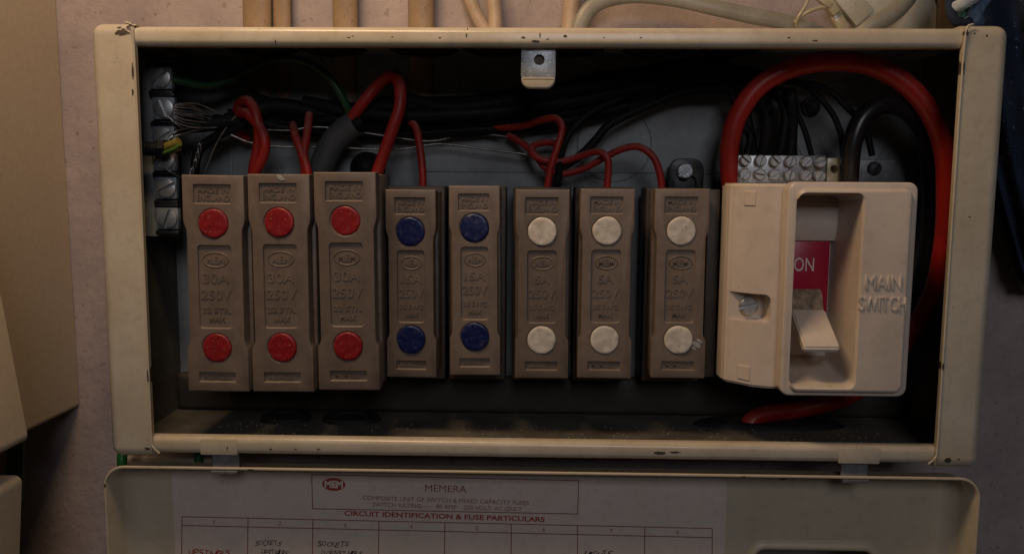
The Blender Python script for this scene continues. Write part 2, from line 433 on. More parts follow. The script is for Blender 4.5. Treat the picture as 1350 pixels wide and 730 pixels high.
# black discs standing in for the dark knockout holes in ceiling and floor
for px, rr in ((345, 46), (440, 44), (560, 46), (655, 46), (745, 50), (862, 42), (960, 40)):
    p = W(px, 86, .050)
    part('dark_hole_disc', lathe([(0, .0035), (.004, .0035), (.0065, .0015), (mm(rr*.8, .05), .0015), (mm(rr, .05), 0), (mm(rr, .05), -.002)], (p.x, .050, ZI), 'z', 28, flip=True), HOLEBLK, case)
for px, py, rr in ((375, 533, 36), (462, 535, 42), (1016, 541, 105)):
    p = W(px, py, .050)
    rz = mm(rr, .045)
    mesh = lathe([(0, -.0012), (rz*.55, -.0012), (rz*.62, -.0026), (rz*.9, -.0022), (rz, .0002)], (0, 0, 0), 'z', 32, flip=True)
    mesh.transform(Matrix.Translation((p.x, .0525, ZF)) @ Matrix.Diagonal((1, min(1, .0115/rz), 1, 1)))
    part('dark_hole_disc', mesh, HOLEBLK, case)
# hinge plates and hooks on the bottom rail
for x0, x1, yy in ((264, 313, 590), (1106, 1160, 600)):
    a, b = W(x0, yy, 0), W(x1, yy, 0)
    part('hinge_plate', box(a.x, b.x, -.0003, .004, BO+.0004, B_-.0008, .0004), PAINT, case)
for x0, x1 in ((278, 313), (1112, 1147)):
    a, b = W(x0, 608, 0), W(x1, 608, 0)
    me = prof_x([(.0035, BO+.002), (.0035, BO-.0075), (.0015, BO-.009), (-.0008, BO-.0088), (-.0008, BO-.0073), (.001, BO-.0073), (.002, BO-.0062), (.002, BO+.002)], a.x, b.x, .0002, 1)
    part('hinge_hook', me, HOOK, case)
# fixing tab hanging inside the top rail
tb = thing('fixing_tab', W(710, 60, .004), 'pale metal tab with a screw hole hanging from the middle of the top rail', 'bracket')
a, b = W(687, 60, .0045), W(733, 60, .0045); zt, zb = T_+.002, W(710, 103, .0055).z
tab = prism(rrect(a.x, b.x, zb, zt, (.0003, .0003, .0008, .0008)), .0056, .0068, .0003)
hc = W(711, 79, .0056)
tab = shade(modded(tab, [('BOOLEAN', dict(cut=lathe([(0, -.01), (mm(7), -.01), (mm(7), .01), (0, .01)], (hc.x, .0056, hc.z), seg=24)))]), 30)
part('tab_plate', tab, STEELB, tb)
zl = W(710, 117, .004).z
part('bent_lip', prism(rrect(a.x+.0002, b.x-.0002, zl, zb-.0001, (.0004, .0004, .0040, .0040), 6), .0034, .0069, .0009, 3), PAINT, tb)
part('hole_backing', lathe([(0, .001), (mm(9), .001), (mm(9), .003), (0, .003)], (hc.x, .0068, hc.z), seg=20), BROWNW, tb)

# ------------------------------------------------------------------ fuse carriers
def fuse_meshes(w, h, dep, grip):
    """local: x across, z down from 0, front face at y = 0"""
    k = w*.052; z = lambda f: -f*h
    out = [(-w/2, 0), (w/2, 0)]
    R = [(w/2, z(.20)), (w/2-k*.25, z(.222)), (w/2-k*.8, z(.242)), (w/2-k, z(.262)), (w/2-k, z(.760)), (w/2-k*.75, z(.778)), (w/2-k*.2, z(.792)), (w/2, z(.80))]
    pts = [(w/2, 0)]+R+[(w/2, -h), (-w/2, -h)]+[(-x, q) for x, q in reversed(R)]+[(-w/2, 0)]
    pts = [(x, q) for x, q in pts]
    body = prism(pts, 0, grip, .0006, 2)
    def rr(x0, x1, f0, f1, d, r):
        return prism(rrect(w*(x0-.5), w*(x1-.5), z(f1), z(f0), r), -.003, d)
    rec = .0011
    cuts = [rr(.185, .785, .042, .128, rec, .0003), rr(.225, .765, .318, .702, rec, (.0016, .0016, .0016, .0016)), rr(.19, .79, .910, .955, rec, .0002),
            lathe([(0, -.003), (.0073, -.003), (.0073, .0006), (0, .0006)], (-.01*w, 0, z(.218)), seg=32),
            lathe([(0, -.003), (.0073, -.003), (.0073, .0006), (0, .0006)], (-.01*w, 0, z(.793)), seg=32)]
    body = modded(body, [('BOOLEAN', dict(cut=c)) for c in cuts]+[('BEVEL', dict(width=.0002, segments=1, limit_method='ANGLE', angle_limit=math.radians(50)))])
    shade(body, 28)
    W2 = w*1.015
    back = join([box(-W2/2, W2/2, grip, dep, -h*.985, -.001, .0008, 2)])
    return body, back
def raised(w, h, amp, l3, kind):
    z = lambda f: -f*h; y = .0011; e = .00034; L = []
    def t(s, f, ww, hh, weight=.016): L.append(text_at(s, (-.008 if f < .2 else 0)*w, z(f), ww*w, hh*h, y, e, weight=weight))
    t('MADE IN', .067, .50, .026); t('ENGLAND', .102, .53, .028)
    t('MEM', .385, .30, .034, .03)
    t(amp, .470, (.42 if len(amp) > 2 else .28), .046); t('250V', .546, .49, .046); t(l3, .618, .46, .026); t('MAX', .662, .26, .024)
    t('MEMREST', .932, .48, .024)
    for q, tt in ((1, .00034),):
        P = [Vector((.205*w*math.cos(a*math.pi/18), y, z(.385)+.034*h*math.sin(a*math.pi/18))) for a in range(37)]
        L.append(tube(None, tt, 6, path=P, cap=False))
    return L
def button_mesh(r, seed, hgt=.0007):
    rnd = random.Random(seed); bm = bmesh.new(); seg = 40; rings = []
    prof = [(1.0, .0006), (1.0, -hgt*.35), (.965, -hgt*.75), (.90, -hgt*.98), (.78, -hgt), (.6, -hgt*.93), (.4, -hgt*.97), (.2, -hgt)]
    off = rnd.random()*50
    for q, d in prof:
        ring_ = []
        for i in range(seg):
            a = 2*math.pi*i/seg
            e = 1+.035*noise.noise(Vector((math.cos(a)*2+off, math.sin(a)*2, off)))*(q > .9)
            dd = d-.00022*noise.noise(Vector((q*math.cos(a)*3+off, q*math.sin(a)*3, off)))*(d < 0)
            ring_.append(bm.verts.new((r*q*e*math.cos(a), dd, r*q*e*math.sin(a))))
        rings.append(ring_)
    for a, b in zip(rings, rings[1:]):
        for i in range(seg): bm.faces.new((a[i], a[(i+1) % seg], b[(i+1) % seg], b[i]))
    bm.faces.new(rings[-1])
    return fin(bm, 50)
kinds = {}
for nm, (w, h, dep, grip, amp, l3) in {'30': (.0293, .1036, .040, .009, '30A', '22 STR.'), '15': (.0246, .0922, .030, .008, '15A', '36 SWG'), '5': (.0262, .0922, .030, .008, '5A', '35 SWG')}.items():
    b, k = fuse_meshes(w, h, dep, grip)
    kinds[nm] = (b, k, raised(w, h, amp, l3, nm), w, h, dep, grip)
fuses = [('30', 238, 321, 231, 248, 330, .010, RED, 'brown fuse carrier with two red dots, first from the left, 30A'),
         ('30', 327, 411, 229.5, 330, 412, .010, RED, 'brown fuse carrier with two red dots, middle of the three 30A ones'),
         ('30', 416, 499, 227, 414, 496, .009, RED, 'brown fuse carrier with two red dots, beside the blue dotted ones'),
         ('15', 509, 575, 250, 509, 575, .022, BLUE, 'brown fuse carrier with two dark blue dots, beside the red dotted ones'),
         ('15', 593, 662, 245, 589, 657, .021, BLUE, 'brown fuse carrier with two blue dots, beside the white dotted ones'),
         ('5', 681, 752, 250, 678, 746, .022, WHITE, 'brown fuse carrier with two white dots, beside the blue dotted ones'),
         ('5', 765, 838, 249, 762, 831, .022, WHITE, 'brown fuse carrier with two white dots, middle of the three 5A ones'),
         ('5', 863, 937, 249, 858, 927, .022, WHITE, 'brown fuse carrier with two white dots, nearest the main switch')]
base_lab = ['first from the left behind the 30A fuse', 'second from the left behind the middle red dotted fuse', 'behind the red dotted fuse next to the blue ones',
            'behind the blue dotted fuse next to the red ones', 'behind the blue dotted fuse next to the white ones', 'behind the first white dotted fuse',
            'behind the middle white dotted fuse', 'behind the white dotted fuse beside the main switch']
for i, (nm, x0, x1, t, x2, x3, y, paint, lab) in enumerate(fuses):
    body, back, letters, w, h, dep, grip = kinds[nm]
    cx = (W((x0+x1)/2, t+5, y).x+W((x2+x3)/2, t+250, y).x)/2; z = W((x0+x1)/2, t, y).z
    f = thing('fuse_carrier', (cx, y, z), lab, 'fuse', 'rewirable fuse carriers in the row')
    f.rotation_euler = (math.radians((.6, -.5, .3, .5, -.3, .2, -.4, .3)[i]), math.radians((.5, -.1, -.3, .1, -.35, -.2, .1, -.2)[i]), math.radians((1.0, .6, .4, -1.2, .6, -.4, -.6, -.8)[i]))
    for nme, me in [('carrier_front', body), ('carrier_body', back)]+[('raised_word', q) for q in letters[:-1]]+[('raised_oval', letters[-1])]:
        if not me.materials: me.materials.append(BAKE)
        me.name = nme; o = bpy.data.objects.new(nme, me); o.parent = f; link(o)
    for q, fr in enumerate((.218, .793)):
        me = button_mesh(.0069, i*2+q); me.materials.append(paint)
        o = bpy.data.objects.new('colour_dot', me); o.parent = f; o.location = (-.01*w+.0002, .0008 if (i, q) == (2, 0) else .0002*math.sin(i*5+q*2), -fr*h); o.rotation_euler = (.03*math.sin(i*3+q), i*1.7+q*2.3, .03*math.cos(i*2+q)); link(o)
    for fx, fz, rr_ in {1: ((.0010, -.0018, .0014), (.0022, -.0024, .0008)), 7: ((.0088, -.0755, .0018), (.0102, -.0738, .0012), (.0074, -.0772, .0010))}.get(i, ()):
        me = button_mesh(rr_, i*7+int(fx*1e4), .0003); me.materials.append(SMEAR)
        o = bpy.data.objects.new('paint_smear', me); o.parent = f; o.location = (fx, 0, fz); o.rotation_euler = (0, .6, 0); o.scale = (1.3, 1, .7); link(o)
    # the base it plugs into
    yb = y+.020
    ba, bb = W((x0+x1)/2-41, 245, yb), W((x0+x1)/2+41, 245, yb)
    bw = .0292
    zt = W(640, 246, yb).z; zb = W(640, 500, yb).z
    if nm == '30': zt -= .001; zb = W(640, 505, yb).z
    bt = thing('fuse_holder', (cx, YB, zb), 'dark brown fuse holder '+base_lab[i], 'fuse holder', 'fuse holders on the back panel')
    part('base_block', box(cx-bw/2, cx+bw/2, yb, YB-.012, zb, zt, .0010, 2), BAKE2, bt)
    part('contact_shroud', box(cx-bw/2+.003, cx+bw/2-.003, YB-.012, YB-.0002, zb+.004, zt-.006, .0008, 1), BAKE2, bt)
mr = W(700, 508, .06)
# mounting channel, stretched to floor and both ends to darken the shaded back
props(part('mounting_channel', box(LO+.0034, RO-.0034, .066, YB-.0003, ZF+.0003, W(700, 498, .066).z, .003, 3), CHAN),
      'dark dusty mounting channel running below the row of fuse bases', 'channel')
# grey spacer plate between last fuse and switch
a, b = W(934, 250, .034), W(950, 250, .034)
props(part('spacer_plate', box(a.x, b.x, .034, YB-.0003, W(940, 497, .034).z, W(940, 250, .034).z, .0006, 2), BAKE2),
      'flat grey brown spacer plate upright between the last fuse and the main switch', 'spacer')

# ------------------------------------------------------------------ main switch
ys0 = .0146; yf = -.0085
zt, zb = W(1120, 240, yf).z, W(1100, 524, yf).z
xl = W(957, 380, ys0).x; xr = W(1203, 380, yf+.003).x
xs = W(1034, 380, yf+.003).x
sw = thing('main_switch', (xl, YB, zb), 'ivory main switch with red ON window, grimy lever and embossed lettering', 'switch')
pl = [(xl+.010, YB-.0004), (xl+.010, .030), (xl, .030), (xl, .024), (xl+.0004, ys0+.004), (xl+.0016, ys0+.0014), (xl+.0040, ys0-.0005), (xs-.010, .0062), (xs-.004, .0040), (xs+.004, .0022), (xr-.003, .0022), (xr-.0015, .004), (xr-.0015, YB-.0004)]
hous = prof_z(pl, zb+.0008, zt-.0008, .0012, 3)
sy = W(989, 404, .012); n0 = W(966, 384, ys0).z; n1 = W(966, 421, ys0).z
notch = prism(rrect(xl-.01, W(1013, 400, .008).x, n1, n0, (.0030, 0, 0, .0030)), -.02, .0165)
# the deep opening, shared by housing and cover
ox0, ox1 = W(1047, 380, yf).x, W(1135, 380, yf).x; oz0, oz1 = W(1090, 513, yf).z, W(1090, 254, yf).z
def opening():
    bm = bmesh.new(); secs = []
    for y, ix, iz0, iz1, r in ((yf-.01, -.0004, -.0004, -.0004, .0040), (yf, 0, 0, 0, .0036), (yf+.0012, .0006, .0006, .0006, .0034), (.0245, .0026, .0060, .0020, .0030)):
        secs.append([bm.verts.new((p[0], y, p[1])) for p in rrect(ox0+ix*.4, ox1-ix, oz0+iz0, oz1-iz1, r, 6)])
    n = len(secs[0])
    for A, Bq in zip(secs, secs[1:]):
        for i in range(n): bm.faces.new((A[i], A[(i+1) % n], Bq[(i+1) % n], Bq[i]))
    bm.faces.new(secs[0]); bm.faces.new(secs[-1])
    return fin(bm, 30)
hous = shade(modded(hous, [('BOOLEAN', dict(cut=notch)), ('BOOLEAN', dict(cut=opening()))]), 30)
part('housing', hous, IVORY, sw)
rim = prism(rrect(xs, xr, zb, zt, .0042, 8), yf+.0028, .0024, .0009, 3)
rim = shade(modded(rim, [('BOOLEAN', dict(cut=opening()))]), 30)
part('cover_flange', rim, IVORY, sw)
cov = prism(rrect(xs+.0040, xr-.0030, zb+.0022, zt-.0030, .0036, 8), yf, yf+.0030, .0016, 4)
cov = shade(modded(cov, [('BOOLEAN', dict(cut=opening()))]), 30)
part('cover_plate', cov, IVORY, sw)
part('embossed_lettering', join([text_px('MAIN', 1141, 1188, 372, 19, yf, ext=.0006, weight=0, rot=math.radians(.3)), text_px('SWITCH', 1132, 1194, 400, 19, yf, ext=.0006, weight=0, rot=math.radians(.3))]), IVORY, sw)
fx0, fy0, fx1, fy1 = xl+.0040, ys0-.0005, xs-.010, .0062
for (a0, b0, a1, b1, yy) in ((980, 252, 998, 271, .0096), (970, 481, 989, 499, .0106)):     # little moulded squares
    p, q = W(a0, b1, yy), W(a1, b0, yy)
    cxm = (p.x+q.x)/2; hw = (q.x-p.x)/2
    me = box(-hw, hw, -.0005, .003, p.z, q.z, .0002, 1)
    me.transform(Matrix.Translation((cxm, fy0+(fy1-fy0)*(cxm-fx0)/(fx1-fx0), 0)) @ Matrix.Rotation(math.atan2(fy1-fy0, fx1-fx0), 4, 'Z'))
    part('moulded_square', me, IVORY, sw)
part('screw_well', box(xl+.002, W(1013, 400, .008).x, .0163, .018, n1-.001, n0+.001), IVORY, sw)
screw(sw, (sy.x, .0158, sy.z), mm(12.5, .015), 12, SCREW, .0022, 'cover_screw')
# inside the opening: red ON plate, rounded shoulder, lever
p, q = W(1040, 318, .018), W(1091, 402, .018)
part('on_plate', box(p.x-.001, q.x, .0185, .0240, q.z-.004, p.z, .0004, 2), LABELR, sw)
part('on_lettering', text_px('ON', 1047, 1073, 348.5, 18, .0184, ext=.00008, weight=-.004), WPRINT, sw)
s0 = W(1047, 318, .014).z; s1 = oz1-.001
sh = [(.0244, s1), (.0190, s1)]
hh = s1-s0
for i in range(12):
    t = i/11; sh.append((.0212-.0040*math.sin(math.pi*(.12+.80*t)), s1-.001-(hh-.001)*t))
sh += [(.0244, s0)]
part('upper_shoulder', prof_x(sh, ox0-.0005, ox1-.0022, 0), IVORY, sw)
lx0, lx1 = W(1043, 412, .012).x, W(1088, 412, .012).x
zr0, zr1, zr2 = W(1066, 382, .016).z, W(1066, 411, .012).z, W(1078, 458, -.008).z
rock = prof_x([(.0235, zr0+.0006), (.0165, zr0), (.0135, (zr0+zr1)/2), (.0122, zr1-.001), (.018, zr1-.004), (.0235, zr1-.004)], lx0+.0006, lx1-.0006, .0005, 2)
part('lever_root', rock, mat('dirty_lever_root', (.42, .32, .21), .6, c2=(.05, .03, .018), nscale=260, bump=.8, bscale=700), sw)
lev = prof_x([(.0150, zr1+.0014), (.0120, zr1+.0008), (-.0075, zr2+.0018), (-.0088, zr2), (-.0080, zr2-.0020), (-.0062, zr2-.0022), (.0135, zr1-.0035)], lx0, lx1, .0007, 3)
part('switch_lever', lev, LEVER, sw)
bz = W(1080, 470, .02).z
part('lower_slope', prof_x([(.0242, bz), (.0185, bz-.004), (.0135, oz0+.0005), (.0242, oz0+.0005)], ox0+.001, ox1-.0022, .0004, 2), GRIME, sw)

# ------------------------------------------------------------------ earth bar (left)
ye = .036
a, b = W(180, 80, ye), W(236, 312, ye)
eb = thing('earth_terminal_bar', (a.x, ye, b.z), 'grey metal earth bar with slotted screw terminals, upright inside the left end', 'terminal bar')
part('mounting_strip', box(a.x, b.x, ye, ye+.0014, b.z, a.z, .0004), STRIP, eb)
part('standoff', box(a.x-.001, a.x+.004, ye+.0014, YB-.0003, b.z+.01, a.z-.01), DARKM, eb)
for k, (tx, ty, sd) in enumerate(((212, 103, 45), (216, 143, 112), (216, 181, 35), (217, 211, 40), (219, 248, 30), (221, 288, 70))):
    c = W(tx, ty, ye-.004); s = mm(15, ye)
    part('terminal_clamp', box(c.x-s, c.x+s*.95, ye-.0045, ye-.0001, c.z-s*.95, c.z+s*.95, .0006), PLATE, eb)
    for dz in (-1.22, 1.15):
        part('insulating_spacer', box(c.x-s*1.12, c.x+s*.95, ye-.0045, ye-.00005, c.z+dz*s-.0012, c.z+dz*s+.0010, .0005), DARKM, eb)
    screw(eb, (c.x+.0005, ye-.0045, c.z), mm(12.5, ye), sd, SCREW if k < 5 else PLATE)
# threaded stud
p0, p1 = W(178, 196, .024), W(214, 196, .024)
P = []; N_ = 200
st = thing('threaded_stud', p0, 'blackened threaded stud poking out sideways from the left end across the earth bar', 'bolt')
part('stud_core', tube([p0, p1], .0027, 14, 2), DARKM, st)
path = [Vector((p0.x+(p1.x-p0.x)*i/150, p0.y+.0031*math.sin(i/150*math.pi*2*11), p0.z+.0031*math.cos(i/150*math.pi*2*11))) for i in range(151)]
part('screw_thread', tube(None, .00045, 6, path=path), DARKM, st)
part('stud_nut', lathe([(0, -.0016), (.0040, -.0016), (.0046, -.0006), (.0046, .0022), (0, .0022)], W(213, 196, .024), 'x', 6, 20), DARKM, st)
gy = thing('earth_wire_end', W(228, 190, .024), 'short green and yellow striped wire end clamped beside the stud', 'wire')
part('yellow_sheath', tube(pxpath([(212, 197, .026), (224, 192, .023), (236, 187, .022)]), .0022, 12, 6), GREENY, gy)
part('yellow_sheath', tube(pxpath([(212, 201, .027), (226, 198, .024), (236, 193, .023)]), .0019, 12, 6), GREENY, gy)
part('green_stripe', tube(pxpath([(215, 202, .0215), (228, 197, .0205), (237, 191, .0205)]), .0008, 8, 6), mat('fresh_green_pvc', (.10, .22, .03), .4), gy)

# ------------------------------------------------------------------ neutral bar
yn = .040
nb = thing('neutral_terminal_bar', W(975, 236, yn), 'double row brass neutral bar with bright slotted screws above the main switch', 'terminal bar')
a, b = W(973, 205, yn), W(1088, 238, yn); z0 = W(1030, 242, yn).z
part('bar_block', box(a.x, b.x, yn, yn+.009, z0, a.z+.0002, .0006), SCREW, nb)
dg = [[-45, 60, -50, 75, 45, 30], [40, -10, 38, 70, 45, -60]]
dg = [[-40, 70, -45, 72, 48, 20], [42, -8, 36, 74, 50, 60]]
for r_, yy in enumerate((211, 229.5)):
    for c_, xx in enumerate((983, 1003, 1022.5, 1042.5, 1064, 1082)):
        c = W(xx+(0 if r_ == 0 else -1), yy+c_*.5, yn-.003)
        screw(nb, (c.x, yn-.0016, c.z), mm(7.4, yn), dg[r_][c_], SCREW, .0024)
a, b = W(1091, 208, yn), W(1106, 240, yn)
cs = box(a.x, b.x, yn, yn+.012, b.z, a.z, .0005)
hc = W(1100, 223, yn)
cs = shade(modded(cs, [('BOOLEAN', dict(cut=lathe([(0, -.01), (mm(5.5, yn), -.01), (mm(5.5, yn), .008), (0, .008)], (hc.x, yn, hc.z), seg=20)))]), 30)
part('end_block', cs, GREENY if 0 else CLEAR, nb)
a, b = W(1135, 210, .05), W(1180, 245, .05)
part('mounting_foot', box(a.x, b.x, .052, YB-.0003, b.z, a.z, .0006), HOOK, nb)
c = W(1152, 222, .052); screw(nb, (c.x, .0518, c.z), mm(9, .05), 60, DARKM)
a, b = W(905, 205, .06), W(882, 250, .06)
# black bracket with a screw
br = thing('switch_bracket', W(905, 248, .056), 'black arched metal bracket with slotted screw above the last white dotted fuse', 'bracket')
x0, x1 = W(882, 230, .056).x, W(928, 230, .056).x; z0, z1 = W(905, 250, .056).z, W(905, 209, .056).z
bo = prism(rrect(x0, x1, z0, z1, (.006, .006, 0, 0), 8), .056, .0585, .0006)
cc = W(904, 252, .056); w_ = mm(14, .056)
bo = shade(modded(bo, [('BOOLEAN', dict(cut=prism(rrect(cc.x-w_, cc.x+w_, cc.z-.004, cc.z+mm(20, .056), (.003, .003, 0, 0)), .04, .07)))]), 30)
part('bracket_arch', bo, DARKM, br)
c = W(903, 225, .055); screw(br, (c.x, .0560, c.z), mm(10.5, .055), 42, STEELB, .003)
part('bracket_foot', box(x0+.002, x1-.002, .0586, YB-.0003, z0-.008, z1-.004, .0005), DARKM, br)
# domed rubber plug on the back wall
p = W(483, 222, .066)
props(part('rubber_plug', lathe([(0, -.006), (.0035, -.0052), (.0062, -.003), (.0075, 0), (.0088, .0006), (.0088, .009)], (p.x, .0655, p.z), seg=28), RUBBLK),
      'shiny black domed plug on the back panel above the third red dotted fuse', 'plug')
p = W(1068, 142, YB)
props(part('blanking_screw', lathe([(0, -.003), (.003, -.003), (.0034, -.0022), (.0048, -.002), (.0052, 0)], (p.x, YB, p.z), seg=24), DARKM),
      'small dark round screw head on the back panel inside the red cable loop', 'screw')

# ------------------------------------------------------------------ cables
def cable(name, pts, r, m_, label, cat='cable', group=None, **k):
    return props(part(name, tube(pxpath(pts), r, **k), m_), label, cat, group)
cable('red_main_cable', [(966, 262, .046), (962, 225, .044), (962, 190, .042), (974, 150, .040), (1003, 112, .038), (1050, 88, .036), (1100, 81, .034), (1150, 87, .033), (1195, 112, .032), (1228, 152, .032),
      (1245, 200, .033), (1248, 260, .035), (1245, 320, .038), (1232, 380, .044), (1208, 430, .052), (1170, 480, .058), (1120, 520, .058), (1060, 538, .060), (1012, 545, .058), (990, 556, .056), (980, 585, .054)], .0048, RUBRED2,
      'thick red cable looping over and behind the main switch', seg=20)
cable('black_main_cable', [(1118, 262, .040), (1120, 225, .036), (1124, 188, .034), (1138, 155, .034), (1165, 138, .036), (1195, 146, .040), (1216, 172, .044), (1226, 215, .048), (1228, 270, .052), (1222, 340, .056), (1200, 420, .060), (1170, 470, .062)], .0046, GLOSSB,
      'thick glossy black cable arching down beside the main switch', seg=20)
# black neutral wires from the bundle into the bar
for i, (tx, mx, my, dy) in enumerate(((984, 970, 150, .046), (995, 985, 140, .047), (1004, 1000, 135, .045), (1016, 1012, 128, .048), (1026, 1025, 122, .046), (1040, 1040, 118, .044), (1047, 1046, 112, .049))):
    cable('neutral_wire', [(700+i*12, 128-i*4, .058), (800, 116-i*3, .056), (880, 104-i*1.5, .054), (940, 100+i, .052), (mx-10, 112+i*2, .052), (mx+(8, -2, 10, 1, 9, 3, -3)[i], my+(14, 4, 20, 12, 22, 10, 30)[i], dy+(0, .006, -.004, .008, 0, -.003, .006)[i]), (tx+(5, -6, 6, -4, 7, 4, -3)[i], 178, dy+(0, .004, -.004, .005, -.002, .002, .004)[i]), (tx, 212, .045)], .0020+.0004*(i % 3), RUBBLK,
          'black neutral wire bending down into the screw bar, '+('first from the left', 'second from the left', 'third from the left', 'fourth from the left', 'fifth from the left', 'sixth from the left', 'rightmost of the thick ones')[i], 'wire', 'black neutral wires into the bar', seg=10)
cable('neutral_wire', [(900, 92, .054), (985, 96, .05), (1035, 130, .048), (1058, 165, .046), (1072, 212, .045)], .0014, RUBBLK, 'thin black wire reaching the right end of the screw bar', 'wire', seg=10)
cable('link_wire', [(960, 88, .054), (1030, 106, .050), (1085, 116, .046), (1115, 140, .044), (1140, 170, .050), (1150, 205, .052)], .0016, RUBBLK, 'thin black wire curving behind the black arch cable to its right', 'wire', seg=10)
cable('link_wire', [(970, 92, .052), (1050, 108, .050), (1090, 140, .046), (1108, 175, .044), (1112, 215, .045)], .0015, RUBBLK, 'thin black wire running down to the left of the black arch cable', 'wire', seg=10)
# the trunk of black wires
for i, pts in enumerate(([(200, 168, .040), (250, 165, .044), (310, 158, .050), (360, 140, .056), (430, 148, .060), (520, 140, .060), (640, 135, .058), (760, 118, .056), (880, 92, .052), (960, 84, .050)],
                         [(330, 130, .060), (380, 146, .060), (450, 150, .062), (560, 150, .062), (680, 142, .062), (800, 124, .060), (900, 104, .056), (985, 98, .052)],
                         [(345, 160, .064), (420, 158, .064), (520, 164, .064), (620, 158, .064), (730, 150, .064), (840, 124, .062), (930, 100, .056)],
                         [(520, 128, .060), (600, 142, .056), (700, 128, .056), (820, 106, .054), (920, 92, .050), (1000, 100, .050)],
                         [(400, 135, .058), (500, 152, .056), (620, 150, .056), (720, 138, .058), (830, 112, .058), (930, 86, .054)],
                         [(340, 148, .062), (430, 156, .061), (540, 157, .060), (650, 150, .060), (760, 134, .058), (870, 108, .056), (960, 94, .054)],
                         [(500, 136, .064), (600, 136, .064), (700, 124, .062), (810, 106, .060), (920, 84, .058)],
                         [(300, 152, .058), (400, 172, .066), (520, 176, .067), (640, 170, .067), (740, 160, .066), (830, 138, .064)])):
    cable('bundled_wire', pts, .0042 if i < 3 else .0036, RUBBLK, 'black wire of the bundle across the top, '+('reaching furthest left to the earth bar', 'starting above the looped red wire', 'lowest but one at its middle', 'lying in front on the right', 'starting left of the hairpin red wire', 'just under the highest ones in the middle', 'highest and furthest back', 'lowest of all at its middle')[i], 'wire', 'bundled black wires across the top', seg=12)
cable('black_branch_wire', [(735, 245, .045), (742, 195, .056), (760, 165, .058), (790, 142, .058), (830, 125, .058)], .0019, RUBBLK, 'black wire dropping from the bundle behind the red loops, left of two', 'wire')
cable('black_branch_wire', [(735, 225, .056), (765, 205, .056), (785, 185, .056), (803, 165, .057), (840, 146, .058), (900, 122, .056), (960, 116, .052)], .0022, RUBBLK, 'black wire sloping from the red tangle up to the right', 'wire')
cable('black_branch_wire', [(256, 232, .050), (262, 200, .050), (285, 180, .050), (330, 160, .050)], .0024, RUBBLK, 'black wire dropping behind the first fuse beside the earth bar', 'wire')
# red circuit wires
rg = 'red circuit wires into the fuses'
def red(pts, r, lab, m_=None): cable('red_wire', pts, r, m_ or RUBRED, lab, 'wire', rg, seg=14)
red([(332, 262, .040), (334, 225, .040), (340, 195, .038), (341, 168, .036), (334, 142, .038), (324, 133, .044), (314, 142, .052), (314, 168, .058), (325, 185, .064)], .0026, 'red wire with a tight loop above the second fuse')
red([(326, 262, .044), (336, 230, .038), (347, 205, .035), (349, 185, .034), (340, 165, .036), (326, 150, .040), (316, 148, .048), (330, 132, .056)], .0026, 'red wire twisted across the looped one above the second fuse')
red([(400, 255, .042), (402, 225, .040), (397, 200, .040), (389, 178, .044), (386, 165, .056)], .0021, 'short red wire leaning left behind the third fuse')
red([(408, 262, .040), (406, 228, .038), (401, 205, .040), (405, 175, .046), (408, 148, .058)], .0021, 'short red wire upright behind the third fuse')
red([(484, 262, .040), (498, 226, .038), (514, 180, .036), (527, 140, .036), (526, 110, .040), (516, 100, .044), (500, 110, .048), (480, 134, .048), (464, 156, .050)], .0030, 'thicker red wire bent in a sharp hairpin above the third fuse')
red([(558, 262, .045), (557, 225, .045), (553, 190, .048), (548, 168, .052), (536, 155, .060)], .0019, 'red wire hooking out of the bundle to the first blue dotted fuse')
red([(720, 262, .045), (725, 225, .044), (736, 190, .044), (741, 168, .046), (732, 156, .050), (712, 159, .054), (690, 166, .058), (660, 168, .064), (640, 160, .066)], .0018, 'red wire arching down to the first white dotted fuse')
red([(799, 262, .045), (802, 225, .044), (800, 207, .044), (786, 200, .046), (765, 206, .050), (740, 213, .052), (716, 211, .052), (702, 203, .054), (704, 192, .058), (725, 188, .062), (742, 196, .064)], .0018, 'red wire curling down to the middle white dotted fuse')
red([(873, 265, .045), (871, 235, .044), (862, 208, .044), (843, 194, .046), (822, 196, .048), (800, 206, .050), (770, 222, .053), (742, 229, .055), (720, 222, .056), (706, 205, .058), (690, 190, .062), (670, 178, .066)], .0018, 'red wire arching down to the last white dotted fuse')
cable('green_wire', [(222, 104, .034), (245, 109, .038), (275, 113, .044), (308, 104, .050), (335, 88, .052), (370, 79, .052), (405, 84, .050), (436, 106, .048), (456, 138, .050), (462, 155, .054)], .0023, GREEN, 'dark green earth wire curving from the top terminal screw', 'wire')
gs = thing('grey_sheathed_cable', W(430, 240, .058), 'cut end of a dark grey sheathed cable beside the hairpin red wire', 'cable')
part('outer_sheath', tube(pxpath([(420, 262, .058), (424, 225, .056), (437, 192, .055), (455, 172, .054), (470, 163, .053)]), .0068, 20, 8), GREY, gs)
part('inner_core', tube(pxpath([(455, 172, .052), (470, 164, .050), (476, 158, .050)]), .0036, 12, 6), RUBBLK, gs)
